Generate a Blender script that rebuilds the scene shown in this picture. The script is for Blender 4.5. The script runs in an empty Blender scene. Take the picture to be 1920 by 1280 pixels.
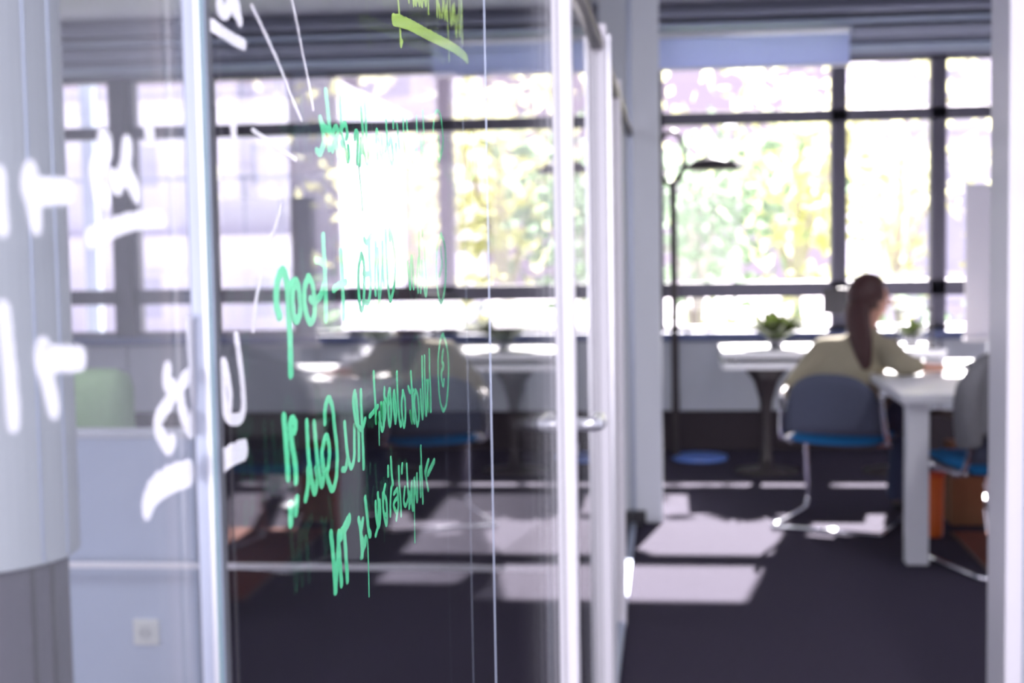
import bpy, bmesh, math, random
from mathutils import Vector, Matrix
random.seed(7)
scene = bpy.context.scene
COL = scene.collection

# ------------------------------------------------------------------ camera
cam_d = bpy.data.cameras.new('camera')
cam = bpy.data.objects.new('camera', cam_d); COL.objects.link(cam)
cam_d.sensor_width = 36.0
cam_d.lens = 50.0
cam_d.clip_start = 0.02
YAW, PITCH, ROLL = math.atan(294 / 2667), math.atan(190 / 2667), math.radians(0.95)
fw = Vector((-math.sin(YAW) * math.cos(PITCH), math.cos(YAW) * math.cos(PITCH), -math.sin(PITCH)))
rt = fw.cross(Vector((0, 0, 1))).normalized(); up = rt.cross(fw)
rt2 = rt * math.cos(ROLL) - up * math.sin(ROLL); up2 = up * math.cos(ROLL) + rt * math.sin(ROLL)
m = Matrix((rt2, up2, -fw)).transposed().to_4x4(); m.translation = (0, 0, 1.45)
cam.matrix_world = m
cam_d.dof.use_dof = True
cam_d.dof.focus_distance = 1.02
cam_d.dof.aperture_fstop = 8.0
scene.camera = cam

# ------------------------------------------------------------------ light
SKY = (0.95, 0.765, 1.0)
SKY_STRENGTH = 1.0
world = bpy.data.worlds.new('overcast_sky'); scene.world = world
world.use_nodes = True
bg = world.node_tree.nodes['Background']
bg.inputs[0].default_value = (*SKY, 1); bg.inputs[1].default_value = SKY_STRENGTH
SUN_STRENGTH = 44.0
sun_d = bpy.data.lights.new('sun', 'SUN'); sun_d.energy = SUN_STRENGTH; sun_d.angle = math.radians(0.6)
sun_d.color = (1.0, 0.93, 0.90)
sun = bpy.data.objects.new('sun', sun_d); COL.objects.link(sun)
travel = Vector((-0.19, -1.0, -0.652)).normalized()
sun.rotation_euler = travel.to_track_quat('-Z', 'Y').to_euler()
# area light added behind the camera as fill; no rear windows are built
bl_d = bpy.data.lights.new('rear_fill', 'AREA'); bl_d.shape = 'RECTANGLE'; bl_d.size = 8.4; bl_d.size_y = 2.5
bl_d.energy = 260.0; bl_d.color = (0.97, 0.92, 1.0)
bl = bpy.data.objects.new('rear_fill', bl_d); COL.objects.link(bl)
bl.location = (-1.25, -3.95, 1.5); bl.rotation_euler = (math.radians(90), 0, 0)
scene.view_settings.view_transform = 'Standard'
scene.view_settings.look = 'None'
scene.view_settings.exposure = 0.15
scene.view_settings.gamma = 1.0
scene.view_settings.use_curve_mapping = False
cy = scene.cycles
cy.use_denoising = True
cy.max_bounces = 10; cy.diffuse_bounces = 4; cy.glossy_bounces = 5; cy.transmission_bounces = 6
cy.transparent_max_bounces = 24
cy.sample_clamp_indirect = 6.0
cy.caustics_reflective = False; cy.caustics_refractive = False

# ------------------------------------------------------------------ materials
MATS = {}
def mat(name, col, rough=0.6, metal=0.0, var=0.06, scale=20.0, bump=0.0, bscale=None, trans=0.0, spec=0.5):
    if name in MATS: return MATS[name]
    M = bpy.data.materials.new(name); M.use_nodes = True
    nt = M.node_tree; N = nt.nodes; L = nt.links
    b = N['Principled BSDF']; out = N['Material Output']
    tc = N.new('ShaderNodeTexCoord')
    no = N.new('ShaderNodeTexNoise'); no.inputs['Scale'].default_value = scale; no.inputs['Detail'].default_value = 4
    L.new(tc.outputs['Object'], no.inputs['Vector'])
    mx = N.new('ShaderNodeMix'); mx.data_type = 'RGBA'
    mx.inputs[6].default_value = (*[max(0, c * (1 - var)) for c in col], 1)
    mx.inputs[7].default_value = (*[min(1, c * (1 + var)) for c in col], 1)
    L.new(no.outputs['Fac'], mx.inputs[0]); L.new(mx.outputs[2], b.inputs['Base Color'])
    b.inputs['Roughness'].default_value = rough; b.inputs['Metallic'].default_value = metal
    b.inputs['Specular IOR Level'].default_value = spec
    if bump:
        n2 = N.new('ShaderNodeTexNoise'); n2.inputs['Scale'].default_value = bscale or scale; n2.inputs['Detail'].default_value = 3
        L.new(tc.outputs['Object'], n2.inputs['Vector'])
        bp = N.new('ShaderNodeBump'); bp.inputs['Strength'].default_value = bump; bp.inputs['Distance'].default_value = 0.01
        L.new(n2.outputs['Fac'], bp.inputs['Height']); L.new(bp.outputs[0], b.inputs['Normal'])
    if trans:
        tr = N.new('ShaderNodeBsdfTranslucent'); L.new(mx.outputs[2], tr.inputs['Color'])
        ms = N.new('ShaderNodeMixShader'); ms.inputs[0].default_value = trans
        L.new(b.outputs[0], ms.inputs[1]); L.new(tr.outputs[0], ms.inputs[2]); L.new(ms.outputs[0], out.inputs[0])
    MATS[name] = M
    return M

def glass_mat(name, tint, rough=0.0, f0=0.04):
    """clear sheet: mirror reflection by Schlick's law over straight transmission (one face of a thin pane)"""
    M = bpy.data.materials.new(name); M.use_nodes = True
    nt = M.node_tree; N = nt.nodes; L = nt.links; N.clear()
    out = N.new('ShaderNodeOutputMaterial')
    geo = N.new('ShaderNodeNewGeometry')
    dot = N.new('ShaderNodeVectorMath'); dot.operation = 'DOT_PRODUCT'
    L.new(geo.outputs['Normal'], dot.inputs[0]); L.new(geo.outputs['Incoming'], dot.inputs[1])
    ab = N.new('ShaderNodeMath'); ab.operation = 'ABSOLUTE'; L.new(dot.outputs['Value'], ab.inputs[0])
    om = N.new('ShaderNodeMath'); om.operation = 'SUBTRACT'; om.inputs[0].default_value = 1.0; L.new(ab.outputs[0], om.inputs[1])
    pw = N.new('ShaderNodeMath'); pw.operation = 'POWER'; pw.inputs[1].default_value = 5.0; L.new(om.outputs[0], pw.inputs[0])
    ma = N.new('ShaderNodeMath'); ma.operation = 'MULTIPLY_ADD'; ma.inputs[1].default_value = 1 - f0; ma.inputs[2].default_value = f0
    L.new(pw.outputs[0], ma.inputs[0])
    no = N.new('ShaderNodeTexNoise'); no.inputs['Scale'].default_value = 3
    mx = N.new('ShaderNodeMix'); mx.data_type = 'RGBA'
    mx.inputs[6].default_value = (*tint, 1); mx.inputs[7].default_value = (*[min(1, t * 1.01) for t in tint], 1)
    L.new(no.outputs['Fac'], mx.inputs[0])
    tr = N.new('ShaderNodeBsdfTransparent'); L.new(mx.outputs[2], tr.inputs[0])
    gl = N.new('ShaderNodeBsdfGlossy'); gl.inputs['Roughness'].default_value = rough
    ms = N.new('ShaderNodeMixShader')
    L.new(ma.outputs[0], ms.inputs[0]); L.new(tr.outputs[0], ms.inputs[1]); L.new(gl.outputs[0], ms.inputs[2])
    L.new(ms.outputs[0], out.inputs[0])
    MATS[name] = M
    return M

def carpet_mat():
    M = mat('charcoal_carpet', (0.050, 0.044, 0.068), 0.95, 0, 0.25, 60, 0.5, 400, spec=0.1)
    return M

G = {}
G['partition'] = glass_mat('partition_glass', (0.965, 0.98, 0.985))
G['window'] = glass_mat('window_glass', (0.97, 0.97, 0.99))
MW = mat('white_powder_coat', (0.86, 0.85, 0.90), 0.35, 0, 0.02, 8)
MWALL = mat('white_wall_paint', (0.72, 0.74, 0.80), 0.85, 0, 0.03, 6, 0.05, 200)
MCEIL = mat('grey_ceiling_paint', (0.44, 0.45, 0.55), 0.9, 0, 0.05, 4)
MLINT = mat('grey_lintel_paint', (0.36, 0.38, 0.48), 0.85, 0, 0.05, 6)
MFRAME = mat('dark_window_aluminium', (0.10, 0.095, 0.13), 0.45, 0.2, 0.08, 12)
MSILL = mat('blue_grey_sill', (0.10, 0.13, 0.28), 0.5, 0, 0.05, 10)
MPARA = mat('parapet_panel', (0.52, 0.55, 0.62), 0.8, 0, 0.04, 8)
MDARK = mat('dark_plinth', (0.03, 0.022, 0.03), 0.8, 0, 0.2, 20)
MALU = mat('brushed_aluminium', (0.80, 0.82, 0.86), 0.32, 0.75, 0.04, 60)
MALUG = mat('grey_aluminium', (0.42, 0.48, 0.60), 0.4, 0.5, 0.06, 40)
MGASK = mat('dark_rubber_gasket', (0.05, 0.055, 0.07), 0.7, 0, 0.1, 40)
MEDGE = mat('green_glass_edge', (0.26, 0.50, 0.50), 0.2, 0, 0.15, 30)
MCHROME = mat('chrome', (0.80, 0.82, 0.88), 0.12, 1.0, 0.03, 20)
MBLUE = mat('blue_seat_fabric', (0.01, 0.19, 0.48), 0.85, 0, 0.15, 80, 0.2, 300)
MSLATE = mat('slate_backrest_fabric', (0.10, 0.115, 0.17), 0.9, 0, 0.12, 60, 0.2, 300)
MBROWN = mat('dark_brown_wood', (0.07, 0.045, 0.035), 0.5, 0, 0.3, 14)
MPED = mat('dark_bronze_lacquer', (0.035, 0.028, 0.032), 0.4, 0, 0.15, 20)
MTAB = mat('white_table_laminate', (0.84, 0.86, 0.90), 0.35, 0, 0.02, 10)
MRUST = mat('rust_brown_rug', (0.17, 0.045, 0.025), 0.95, 0, 0.3, 40, 0.4, 300)
MGREYCL = mat('grey_jacket_wool', (0.20, 0.20, 0.215), 0.95, 0, 0.15, 50, 0.3, 200)
MSKIN = mat('skin', (0.55, 0.30, 0.22), 0.55, 0, 0.06, 20)
MHAIR = mat('brown_hair', (0.055, 0.017, 0.016), 0.45, 0, 0.4, 60, 0.4, 120)
MSWEAT = mat('beige_sweater', (0.37, 0.335, 0.235), 0.95, 0, 0.08, 50, 0.3, 200)
MTROU = mat('dark_trousers', (0.035, 0.045, 0.09), 0.9, 0, 0.15, 50)
MSHOE = mat('black_shoe_leather', (0.02, 0.02, 0.025), 0.4, 0, 0.1, 30)
MGREENC = mat('green_armchair_fabric', (0.32, 0.47, 0.27), 0.95, 0, 0.12, 40, 0.2, 250)
MBLIND = mat('lavender_blind_fabric', (0.66, 0.72, 0.98), 0.9, 0, 0.05, 30, trans=0.6)
MORANGE = mat('orange_plastic', (0.80, 0.16, 0.03), 0.5, 0, 0.06, 20)
MCARD = mat('brown_cardboard', (0.28, 0.14, 0.07), 0.9, 0, 0.12, 20)
MBLACK = mat('black_plastic', (0.018, 0.018, 0.024), 0.4, 0, 0.1, 30)
MLAMPB = mat('blue_enamel', (0.13, 0.26, 0.75), 0.3, 0, 0.05, 15)
MLEAFD = mat('dark_plant_leaf', (0.06, 0.085, 0.02), 0.6, 0, 0.35, 12, trans=0.2)
MLEAFY = mat('yellow_green_leaf', (0.80, 0.81, 0.46), 0.7, 0, 0.3, 6, trans=0.5)
MLEAFG = mat('green_leaf', (0.38, 0.52, 0.37), 0.7, 0, 0.3, 6, trans=0.5)
MBARK = mat('grey_bark', (0.62, 0.56, 0.55), 0.9, 0, 0.3, 10, 0.4)
MPOT = mat('grey_ceramic_pot', (0.16, 0.16, 0.19), 0.5, 0, 0.05, 10)
MSOIL = mat('soil', (0.05, 0.035, 0.025), 1, 0, 0.3, 40)
MFAC = mat('pale_render_facade', (0.86, 0.89, 1.0), 0.9, 0, 0.04, 2)
MFAC2 = mat('white_facade_band', (0.90, 0.92, 1.0), 0.85, 0, 0.03, 2)
MFGL = mat('facade_window_glass', (0.62, 0.66, 0.80), 0.2, 0, 0.2, 1.5)
MPAVE = mat('pale_paving', (0.90, 0.86, 0.92), 0.95, 0, 0.1, 3)
MGRASS = mat('lawn', (0.25, 0.36, 0.12), 1, 0, 0.3, 12, 0.4, 60)
MSOCK = mat('cream_socket_plastic', (0.68, 0.70, 0.66), 0.4, 0, 0.03, 10)
MCYL = mat('column_cladding', (0.50, 0.54, 0.57), 0.55, 0, 0.03, 5)
MCYLD = mat('column_dark_base', (0.09, 0.085, 0.11), 0.6, 0, 0.15, 9)
MGREEN = mat('green_chalk_ink', (0.15, 0.98, 0.46), 0.8, 0, 0.08, 60)
MYELL = mat('yellow_green_chalk_ink', (0.66, 1.0, 0.17), 0.8, 0, 0.08, 60)
MWHITE = mat('white_chalk_ink', (0.97, 0.93, 0.98), 0.8, 0, 0.02, 60)

# ------------------------------------------------------------------ mesh helpers
def new_bm(): return bmesh.new()
def box(bm, x0, x1, y0, y1, z0, z1, bev=0.0):
    r = bmesh.ops.create_cube(bm, size=1.0)
    for v in r['verts']:
        v.co = Vector(((x0 + x1) / 2 + v.co.x * (x1 - x0), (y0 + y1) / 2 + v.co.y * (y1 - y0), (z0 + z1) / 2 + v.co.z * (z1 - z0)))
    if bev > 0:
        es = list({e for v in r['verts'] for e in v.link_edges})
        bmesh.ops.bevel(bm, geom=es, offset=bev, segments=2, affect='EDGES', profile=0.5)
    return bm
def lathe(bm, prof, cx=0, cy=0, seg=24, cap=True):
    rings = []
    for r, z in prof:
        rings.append([bm.verts.new((cx + r * math.cos(2 * math.pi * i / seg), cy + r * math.sin(2 * math.pi * i / seg), z)) for i in range(seg)])
    for a, b in zip(rings, rings[1:]):
        for i in range(seg):
            j = (i + 1) % seg
            bm.faces.new((a[i], a[j], b[j], b[i]))
    if cap:
        bm.faces.new(rings[0][::-1]); bm.faces.new(rings[-1])
    return bm
def tube(bm, pts, r, seg=8, closed=False):
    pts = [Vector(p) for p in pts]; n = len(pts); rings = []
    prev = None
    for i, p in enumerate(pts):
        if closed: t = pts[(i + 1) % n] - pts[i - 1]
        else: t = (pts[min(i + 1, n - 1)] - pts[max(i - 1, 0)])
        t.normalize()
        if prev is None:
            a = Vector((0, 0, 1)) if abs(t.z) < 0.9 else Vector((1, 0, 0))
            u = t.cross(a).normalized()
        else:
            u = (prev - t * prev.dot(t)).normalized()
        prev = u; v = t.cross(u)
        rr = r[i] if isinstance(r, (list, tuple)) else r
        rings.append([bm.verts.new(p + (u * math.cos(2 * math.pi * k / seg) + v * math.sin(2 * math.pi * k / seg)) * rr) for k in range(seg)])
    rng = range(n) if closed else range(n - 1)
    for i in rng:
        a, b = rings[i], rings[(i + 1) % n]
        for k in range(seg):
            j = (k + 1) % seg
            bm.faces.new((a[k], a[j], b[j], b[k]))
    if not closed:
        bm.faces.new(rings[0][::-1]); bm.faces.new(rings[-1])
    return bm
def smooth_path(pts, n=6):
    """Catmull-Rom through the points"""
    P = [Vector(p) for p in pts]; out = []
    for i in range(len(P) - 1):
        p0 = P[max(i - 1, 0)]; p1 = P[i]; p2 = P[i + 1]; p3 = P[min(i + 2, len(P) - 1)]
        for k in range(n):
            t = k / n
            out.append(0.5 * ((2 * p1) + (p2 - p0) * t + (2 * p0 - 5 * p1 + 4 * p2 - p3) * t * t + (3 * p1 - p0 - 3 * p2 + p3) * t ** 3))
    out.append(P[-1])
    return out
def link(name, me, material, parent=None, smooth=False):
    o = bpy.data.objects.new(name, me); COL.objects.link(o)
    if material: me.materials.append(material)
    if parent: o.parent = parent
    if smooth:
        for p in me.polygons: p.use_smooth = True
    return o
def obj(name, bm, material, parent=None, smooth=False):
    bmesh.ops.recalc_face_normals(bm, faces=bm.faces)
    me = bpy.data.meshes.new(name); bm.to_mesh(me); bm.free()
    return link(name, me, material, parent, smooth)
def tag(o, label=None, cat=None, group=None, kind=None):
    if label: o['label'] = label
    if cat: o['category'] = cat
    if group: o['group'] = group
    if kind: o['kind'] = kind
    return o
def thing(name, label, cat, loc=(0, 0, 0), rz=0.0, group=None, kind=None):
    e = bpy.data.objects.new(name, None); COL.objects.link(e)
    e.location = loc; e.rotation_euler = (0, 0, rz); e.empty_display_size = 0.1
    return tag(e, label, cat, group, kind)
def copy_tree(o, parent=None):
    c = o.copy(); COL.objects.link(c); c.parent = parent
    for ch in list(o.children): copy_tree(ch, c)
    return c
def skin_mesh(name, verts, edges, radii, material, parent=None, root=0, sub=2):
    me = bpy.data.meshes.new(name + '_cage'); me.from_pydata([tuple(v) for v in verts], edges, [])
    o = bpy.data.objects.new(name + '_cage', me); COL.objects.link(o)
    sm = o.modifiers.new('skin', 'SKIN'); sm.use_smooth_shade = True; sm.branch_smoothing = 0.6
    for i, r in enumerate(radii):
        sv = me.skin_vertices[0].data[i]
        sv.radius = r if isinstance(r, tuple) else (r, r)
        sv.use_root = (i == root)
    ss = o.modifiers.new('sub', 'SUBSURF'); ss.levels = sub; ss.render_levels = sub
    dg = bpy.context.evaluated_depsgraph_get()
    res = bpy.data.meshes.new_from_object(o.evaluated_get(dg))
    bpy.data.objects.remove(o); bpy.data.meshes.remove(me)
    res.name = name; res.materials.clear()
    return link(name, res, material, parent, True)
def blob_mesh(name, pts, edges, radii, lat, dep, material, parent, voxel=0.011, smooth=8):
    """one continuous surface round a chain of joints; radii are single or (lateral, depth, vertical)"""
    R3 = [r if isinstance(r, tuple) else (r, r, r) for r in radii]
    tb_ = new_bm(); bmesh.ops.create_uvsphere(tb_, u_segments=16, v_segments=10, radius=1.0); tb_.verts.index_update()
    sv = [v.co.copy() for v in tb_.verts]; sf = [[v.index for v in f.verts] for f in tb_.faces]; tb_.free()
    vs, fs = [], []
    for a, b in edges:
        pa, pb = Vector(pts[a]), Vector(pts[b]); n = max(2, int((pb - pa).length / 0.018))
        for k in range(n + 1):
            t = k / n; c = pa.lerp(pb, t); rr = [R3[a][q] * (1 - t) + R3[b][q] * t for q in range(3)]; o0 = len(vs)
            vs += [c + lat * (v.x * rr[0]) + dep * (v.y * rr[1]) + Vector((0, 0, v.z * rr[2])) for v in sv]
            fs += [[o0 + q for q in f] for f in sf]
    me = bpy.data.meshes.new(name + '_cage'); me.from_pydata(vs, [], fs)
    o = bpy.data.objects.new(name + '_cage', me); COL.objects.link(o)
    rm = o.modifiers.new('remesh', 'REMESH'); rm.mode = 'VOXEL'; rm.voxel_size = voxel
    sh = o.modifiers.new('smooth', 'SMOOTH'); sh.factor = 0.5; sh.iterations = smooth
    dg = bpy.context.evaluated_depsgraph_get()
    res = bpy.data.meshes.new_from_object(o.evaluated_get(dg))
    bpy.data.objects.remove(o); bpy.data.meshes.remove(me)
    res.name = name; res.materials.clear()
    return link(name, res, material, parent, True)
def bbox(*a, **k):
    return box(new_bm(), *a, **k)

# ------------------------------------------------------------------ the setting
GX = -0.19                       # plane of the glass partition
YW = 9.73                        # inner face of the window wall
HEAD, SILL = 2.63, 0.81
tag(obj('floor', bbox(-5.6, 3.1, -4.0, 9.95, -0.12, 0.0), carpet_mat()), 'charcoal carpet floor with patches of sunlight', 'floor', kind='structure')
tag(obj('ceiling', bbox(-5.6, 3.1, -4.0, 9.95, 3.0, 3.15), MCEIL), 'plain grey ceiling along the top edge', 'ceiling', kind='structure')
tag(obj('wall_left', bbox(-5.7, -5.6, -4.0, 9.95, -0.12, 3.15), MWALL), 'pale wall closing the left-hand room', 'wall', kind='structure')
tag(obj('wall_right', bbox(3.1, 3.2, -4.0, 9.95, -0.12, 3.15), MWALL), 'pale wall closing the right-hand office', 'wall', kind='structure')
# wall between passage and office, its end faced with a white frame
tag(obj('wall_passage', bbox(0.90, 3.1, 3.60, 3.72, 0.0, 3.0), MWALL), 'white wall running off behind the right frame', 'wall', kind='structure')
wf = thing('trim_1', 'white door frame post at the right edge of the picture', 'frame', (0.86, 3.62, 0), kind='structure')
obj('post', bbox(-0.045, 0.0, -0.08, 0.12, 0, 3.0, 0.004), MW, wf)
obj('architrave', bbox(0.0, 0.07, -0.10, 0.14, 0, 3.0, 0.006), MW, wf)
obj('shadow_groove', bbox(-0.004, 0.004, -0.085, -0.078, 0, 3.0), MALUG, wf)

# window wall: lintel with profile strips, parapet panels, sill, plinth
wb = thing('wall_back', 'grey lintel and pale parapet around the office windows', 'wall', (0, 0, 0), kind='structure')
obj('lintel', bbox(-5.6, -0.08, YW, YW + 0.2, HEAD, 3.0), MLINT, wb)
obj('lintel', bbox(-0.08, 1.15, YW, YW + 0.2, 2.80, 3.0), MLINT, wb)
obj('lintel', bbox(1.15, 3.1, YW, YW + 0.2, HEAD, 3.0), MLINT, wb)
for k, (z0, z1, d, mm) in enumerate([(2.66, 2.70, 0.05, MALUG), (2.735, 2.80, 0.09, MLINT), (2.83, 2.86, 0.12, MALUG), (2.90, 2.925, 0.16, MLINT)]):
    for a, b in ([(-5.6, 3.1)] if z0 > 2.8 else [(-5.6, -0.08), (1.20, 3.1)]):
        obj('lintel_profile', bbox(a, b, YW - d, YW, z0, z1, 0.004), mm, wb)
xs = [-5.6, -4.7, -3.82, -2.45, -1.31, -0.08, 0.62, 1.15, 1.80, 2.6, 3.1]
for a, b in zip(xs, xs[1:]):
    obj('parapet_panel', bbox(a + 0.006, b - 0.006, YW - 0.02, YW + 0.1, 0.27, 0.745, 0.006), MPARA, wb)
obj('parapet_core', bbox(-5.6, 3.1, YW + 0.02, YW + 0.2, 0.0, 0.76), MDARK, wb)
obj('plinth', bbox(-5.6, 3.1, YW + 0.0, YW + 0.06, 0.0, 0.26), MDARK, wb)
obj('sill', bbox(-5.6, 3.1, YW - 0.10, YW + 0.2, 0.755, SILL, 0.006), MSILL, wb)

# windows: each a frame with three lights
def window(n, x0, x1, label, HEAD=HEAD):
    w = thing('window_%d' % n, label, 'window', (0, YW + 0.08, 0), kind='structure')
    f = 0.05
    obj('jamb', bbox(x0, x0 + f, -0.05, 0.05, SILL, HEAD, 0.004), MFRAME, w)
    obj('jamb', bbox(x1 - f, x1, -0.05, 0.05, SILL, HEAD, 0.004), MFRAME, w)
    for z0, z1, nm in [(SILL, SILL + 0.03, 'bottom_rail'), (1.035, 1.14, 'lower_transom'), (2.205, 2.29, 'upper_transom'), (HEAD - 0.03, HEAD, 'head_rail')]:
        obj(nm, bbox(x0, x1, -0.05, 0.05, z0, z1, 0.004), MFRAME, w)
    for z0, z1 in [(SILL + 0.03, 1.035), (1.14, 2.205), (2.29, HEAD - 0.03)]:
        obj('pane', bbox(x0 + f, x1 - f, 0.0, 0.006, z0, z1), G['window'], w)
        fr = 0.022
    return w
W_X = [(-5.55, -4.75), (-4.68, -3.87), (-3.78, -3.24), (-3.21, -2.57), (-2.33, -1.37), (-1.26, -0.10), (-0.07, 1.145), (1.15, 1.795), (1.80, 2.55), (2.56, 3.1)]
LB = ['window farthest left, partly behind the round white column', 'small square-topped window seen left of the near glass post', 'window seen right behind the bright near glass post',
      'pale window left of the wide grey pier', 'very bright window behind the green writing', 'bright window left of the white column',
      'wide window with leafy trees behind the floor lamp', 'window with yellow leaves above the seated woman', 'window behind the white board on the right', 'window hidden past the right frame']
for i, ((a, b), l) in enumerate(zip(W_X, LB)):
    window(i + 1, a, b, l, 2.80 if i == 6 else HEAD)
for i, (a, b, l) in enumerate([(-2.57, -2.33, 'wide grey pier between two windows behind the writing'), (-1.37, -1.26, 'narrow dark pier behind the middle of the writing'),
                               (-3.87, -3.78, 'dark pier between the far left windows'), (-0.10, -0.07, 'thin mullion behind the white column'),
                               (-4.75, -4.68, 'dark mullion at the far left')]):
    tag(obj('trim_%d' % (i + 2), bbox(a, b, YW - 0.01, YW + 0.16, SILL, HEAD, 0.004), MFRAME if i else mat('grey_pier_paint', (0.17, 0.20, 0.28), 0.7)), l, 'pier', kind='structure')

# ------------------------------------------------------------------ glass partition
T2 = 0.006
def pane(y0, y1, z0, z1, label):
    p = thing('glass_panel', label, 'glass panel', (GX, y0, z0), group='panels of the glass partition')
    bm = bbox(-T2, T2, 0, y1 - y0, 0, z1 - z0)
    bmesh.ops.delete(bm, geom=[f for f in bm.faces if abs(f.normal.x) < 0.5], context='FACES')
    obj('sheet', bm, G['partition'], p)
    return p
pA = pane(-1.6, 0.571, 0.02, 2.98, 'clear glass panel nearest the camera with white arrows on it')
pB = pane(0.578, 1.461, 0.02, 2.98, 'clear glass panel carrying most of the green handwriting')
pC = pane(1.461, 2.52, 0.02, 2.98, 'clear glass panel between thin joint and first white post')
pD = pane(4.0, 5.24, 0.02, 1.95, 'clear glass panel beyond the second white post')
pE = pane(5.32, 7.18, 0.02, 1.95, 'clear glass panel just before the white column')
pF = pane(7.46, 9.62, 0.02, 2.98, 'clear glass panel between white column and windows')
pG = pane(2.62, 7.18, 2.03, 2.98, 'long clear glass transom above the doors')
# near joint profile
nj = thing('aluminium_profile', 'slim bright aluminium glass joint profile at the near left', 'profile', (GX, 0.576, 0))
obj('core', bbox(-0.0010, 0.0012, -0.007, 0.000, 0, 3.0, 0.0006), MALU, nj)
obj('side_channel', bbox(-0.0066, -0.0011, -0.004, 0.001, 0, 3.0), MALUG, nj)
obj('side_channel', bbox(0.0017, 0.0030, -0.004, 0.001, 0, 3.0), MALUG, nj)
obj('glass_edge', bbox(0.0012, 0.0016, -0.006, 0.001, 0, 3.0), MEDGE, nj)
for x in (-0.0072, 0.0030): obj('gasket', bbox(x, x + 0.0006, -0.004, 0.001, 0, 3.0), MGASK, nj)
tj = thing('silicone_joint', 'hair-thin pale vertical joint right of the green writing', 'joint', (GX, 1.461, 0))
obj('bead', bbox(T2 - 0.0006, T2 + 0.0006, -0.001, 0.001, 0.02, 2.98), MALUG, tj)
tag(obj('trim_7', bbox(GX - 0.03, GX + 0.03, -1.6, 2.5, 0, 0.025), MALUG), 'low floor channel holding the near glass panels', 'channel', kind='structure')
tag(obj('trim_8', bbox(GX - 0.02, GX + 0.02, 2.62, 7.18, 0, 0.018), MALUG), 'low floor threshold under the glass doors', 'threshold', kind='structure')

def post(name, y0, y1, hw, top, label, grooves=1):
    p = thing(name, label, 'post', (GX, y0, 0), kind=None)
    d = y1 - y0
    obj('half_profile', bbox(-hw, -0.002, 0, d, 0, top, 0.004), MW, p)
    obj('half_profile', bbox(0.002, hw, 0, d, 0, top, 0.004), MW, p)
    obj('gasket', bbox(-0.0022, 0.0022, 0.004, d - 0.004, 0, top), MGASK, p)
    return p
post('white_post', 2.52, 2.60, 0.0225, 3.0, 'tall white frame post carrying the lever handle')
p2 = post('white_post', 3.90, 3.98, 0.029, 2.03, 'second white post, behind the handle post')
obj('outer_fin', bbox(0.031, 0.040, 0.004, 0.05, 0, 2.0), MALU, p2)
obj('service_label', bbox(0.004, 0.024, -0.001, 0.0, 0.03, 0.16), MALUG, p2)
post('white_post', 5.25, 5.31, 0.024, 2.03, 'third and shortest white post with its foot visible')
# header rail over the doors
hr = thing('header_rail', 'dark rail along the top of the glass doors', 'rail', (GX, 2.6, 1.96))
obj('rail', bbox(-0.022, 0.022, 0.002, 1.296, 0, 0.03, 0.003), MPED, hr)
obj('rail', bbox(-0.022, 0.022, 1.384, 2.646, 0, 0.03, 0.003), MPED, hr)
obj('rail', bbox(-0.022, 0.022, 2.714, 4.576, 0, 0.03, 0.003), MPED, hr)
# door leaf with the lever handle on its near edge
dr = thing('door_1', 'frameless glass door leaf with lever handle between the first two posts', 'door', (GX, 2.61, 0), kind='structure')
obj('sheet', bbox(-0.005, 0.005, 0.0, 1.28, 0.02, 1.95), G['partition'], dr)
lock = obj('lock_case', bbox(-0.013, 0.013, 0.005, 0.07, 1.02, 1.15, 0.003), MCHROME, dr)
for s in (-1, 1):
    bm = new_bm()
    tube(bm, [(s * 0.012, 0.035, 1.105), (s * 0.03, 0.035, 1.105)], 0.011, 10)
    obj('neck', bm, MCHROME, lock)
    bm = new_bm()
    tube(bm, smooth_path([(s * 0.012, 0.035, 1.105), (s * 0.042, 0.032, 1.104), (s * 0.056, 0.05, 1.102), (s * 0.058, 0.10, 1.10), (s * 0.054, 0.155, 1.10)], 5), 0.0135, 12)
    obj('lever', bm, MALU, lock, True)
    bm = new_bm(); tube(bm, [(s * 0.012, 0.035, 1.055), (s * 0.022, 0.035, 1.055)], 0.014, 12)
    obj('key_rosette', bm, MCHROME, lock)
# white column standing on the partition line
colm = thing('white_column', 'broad white column where the glass partition meets the windows', 'column', (GX + 0.01, 7.20, 0))
MCOLM = mat('column_paint', (0.78, 0.83, 0.88), 0.5, 0, 0.03, 6)
obj('shaft', bbox(-0.13, -0.006, 0, 0.24, 0.0, 3.0, 0.01), MCOLM, colm)
obj('shaft', bbox(0.006, 0.145, 0, 0.24, 0.0, 3.0, 0.01), MCOLM, colm)
obj('groove', bbox(-0.007, 0.007, 0.02, 0.22, 0.0, 3.0), MALUG, colm)
db = thing('floor_bolt', 'small black floor bolt at the foot of the white column', 'bolt', (GX + 0.02, 7.13, 0))
obj('plate', bbox(-0.03, 0.03, -0.05, 0.04, 0.0, 0.016, 0.003), MBLACK, db)
obj('keeper', bbox(-0.02, 0.05, -0.01, 0.03, 0.016, 0.075, 0.004), MBLACK, db)

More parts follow.
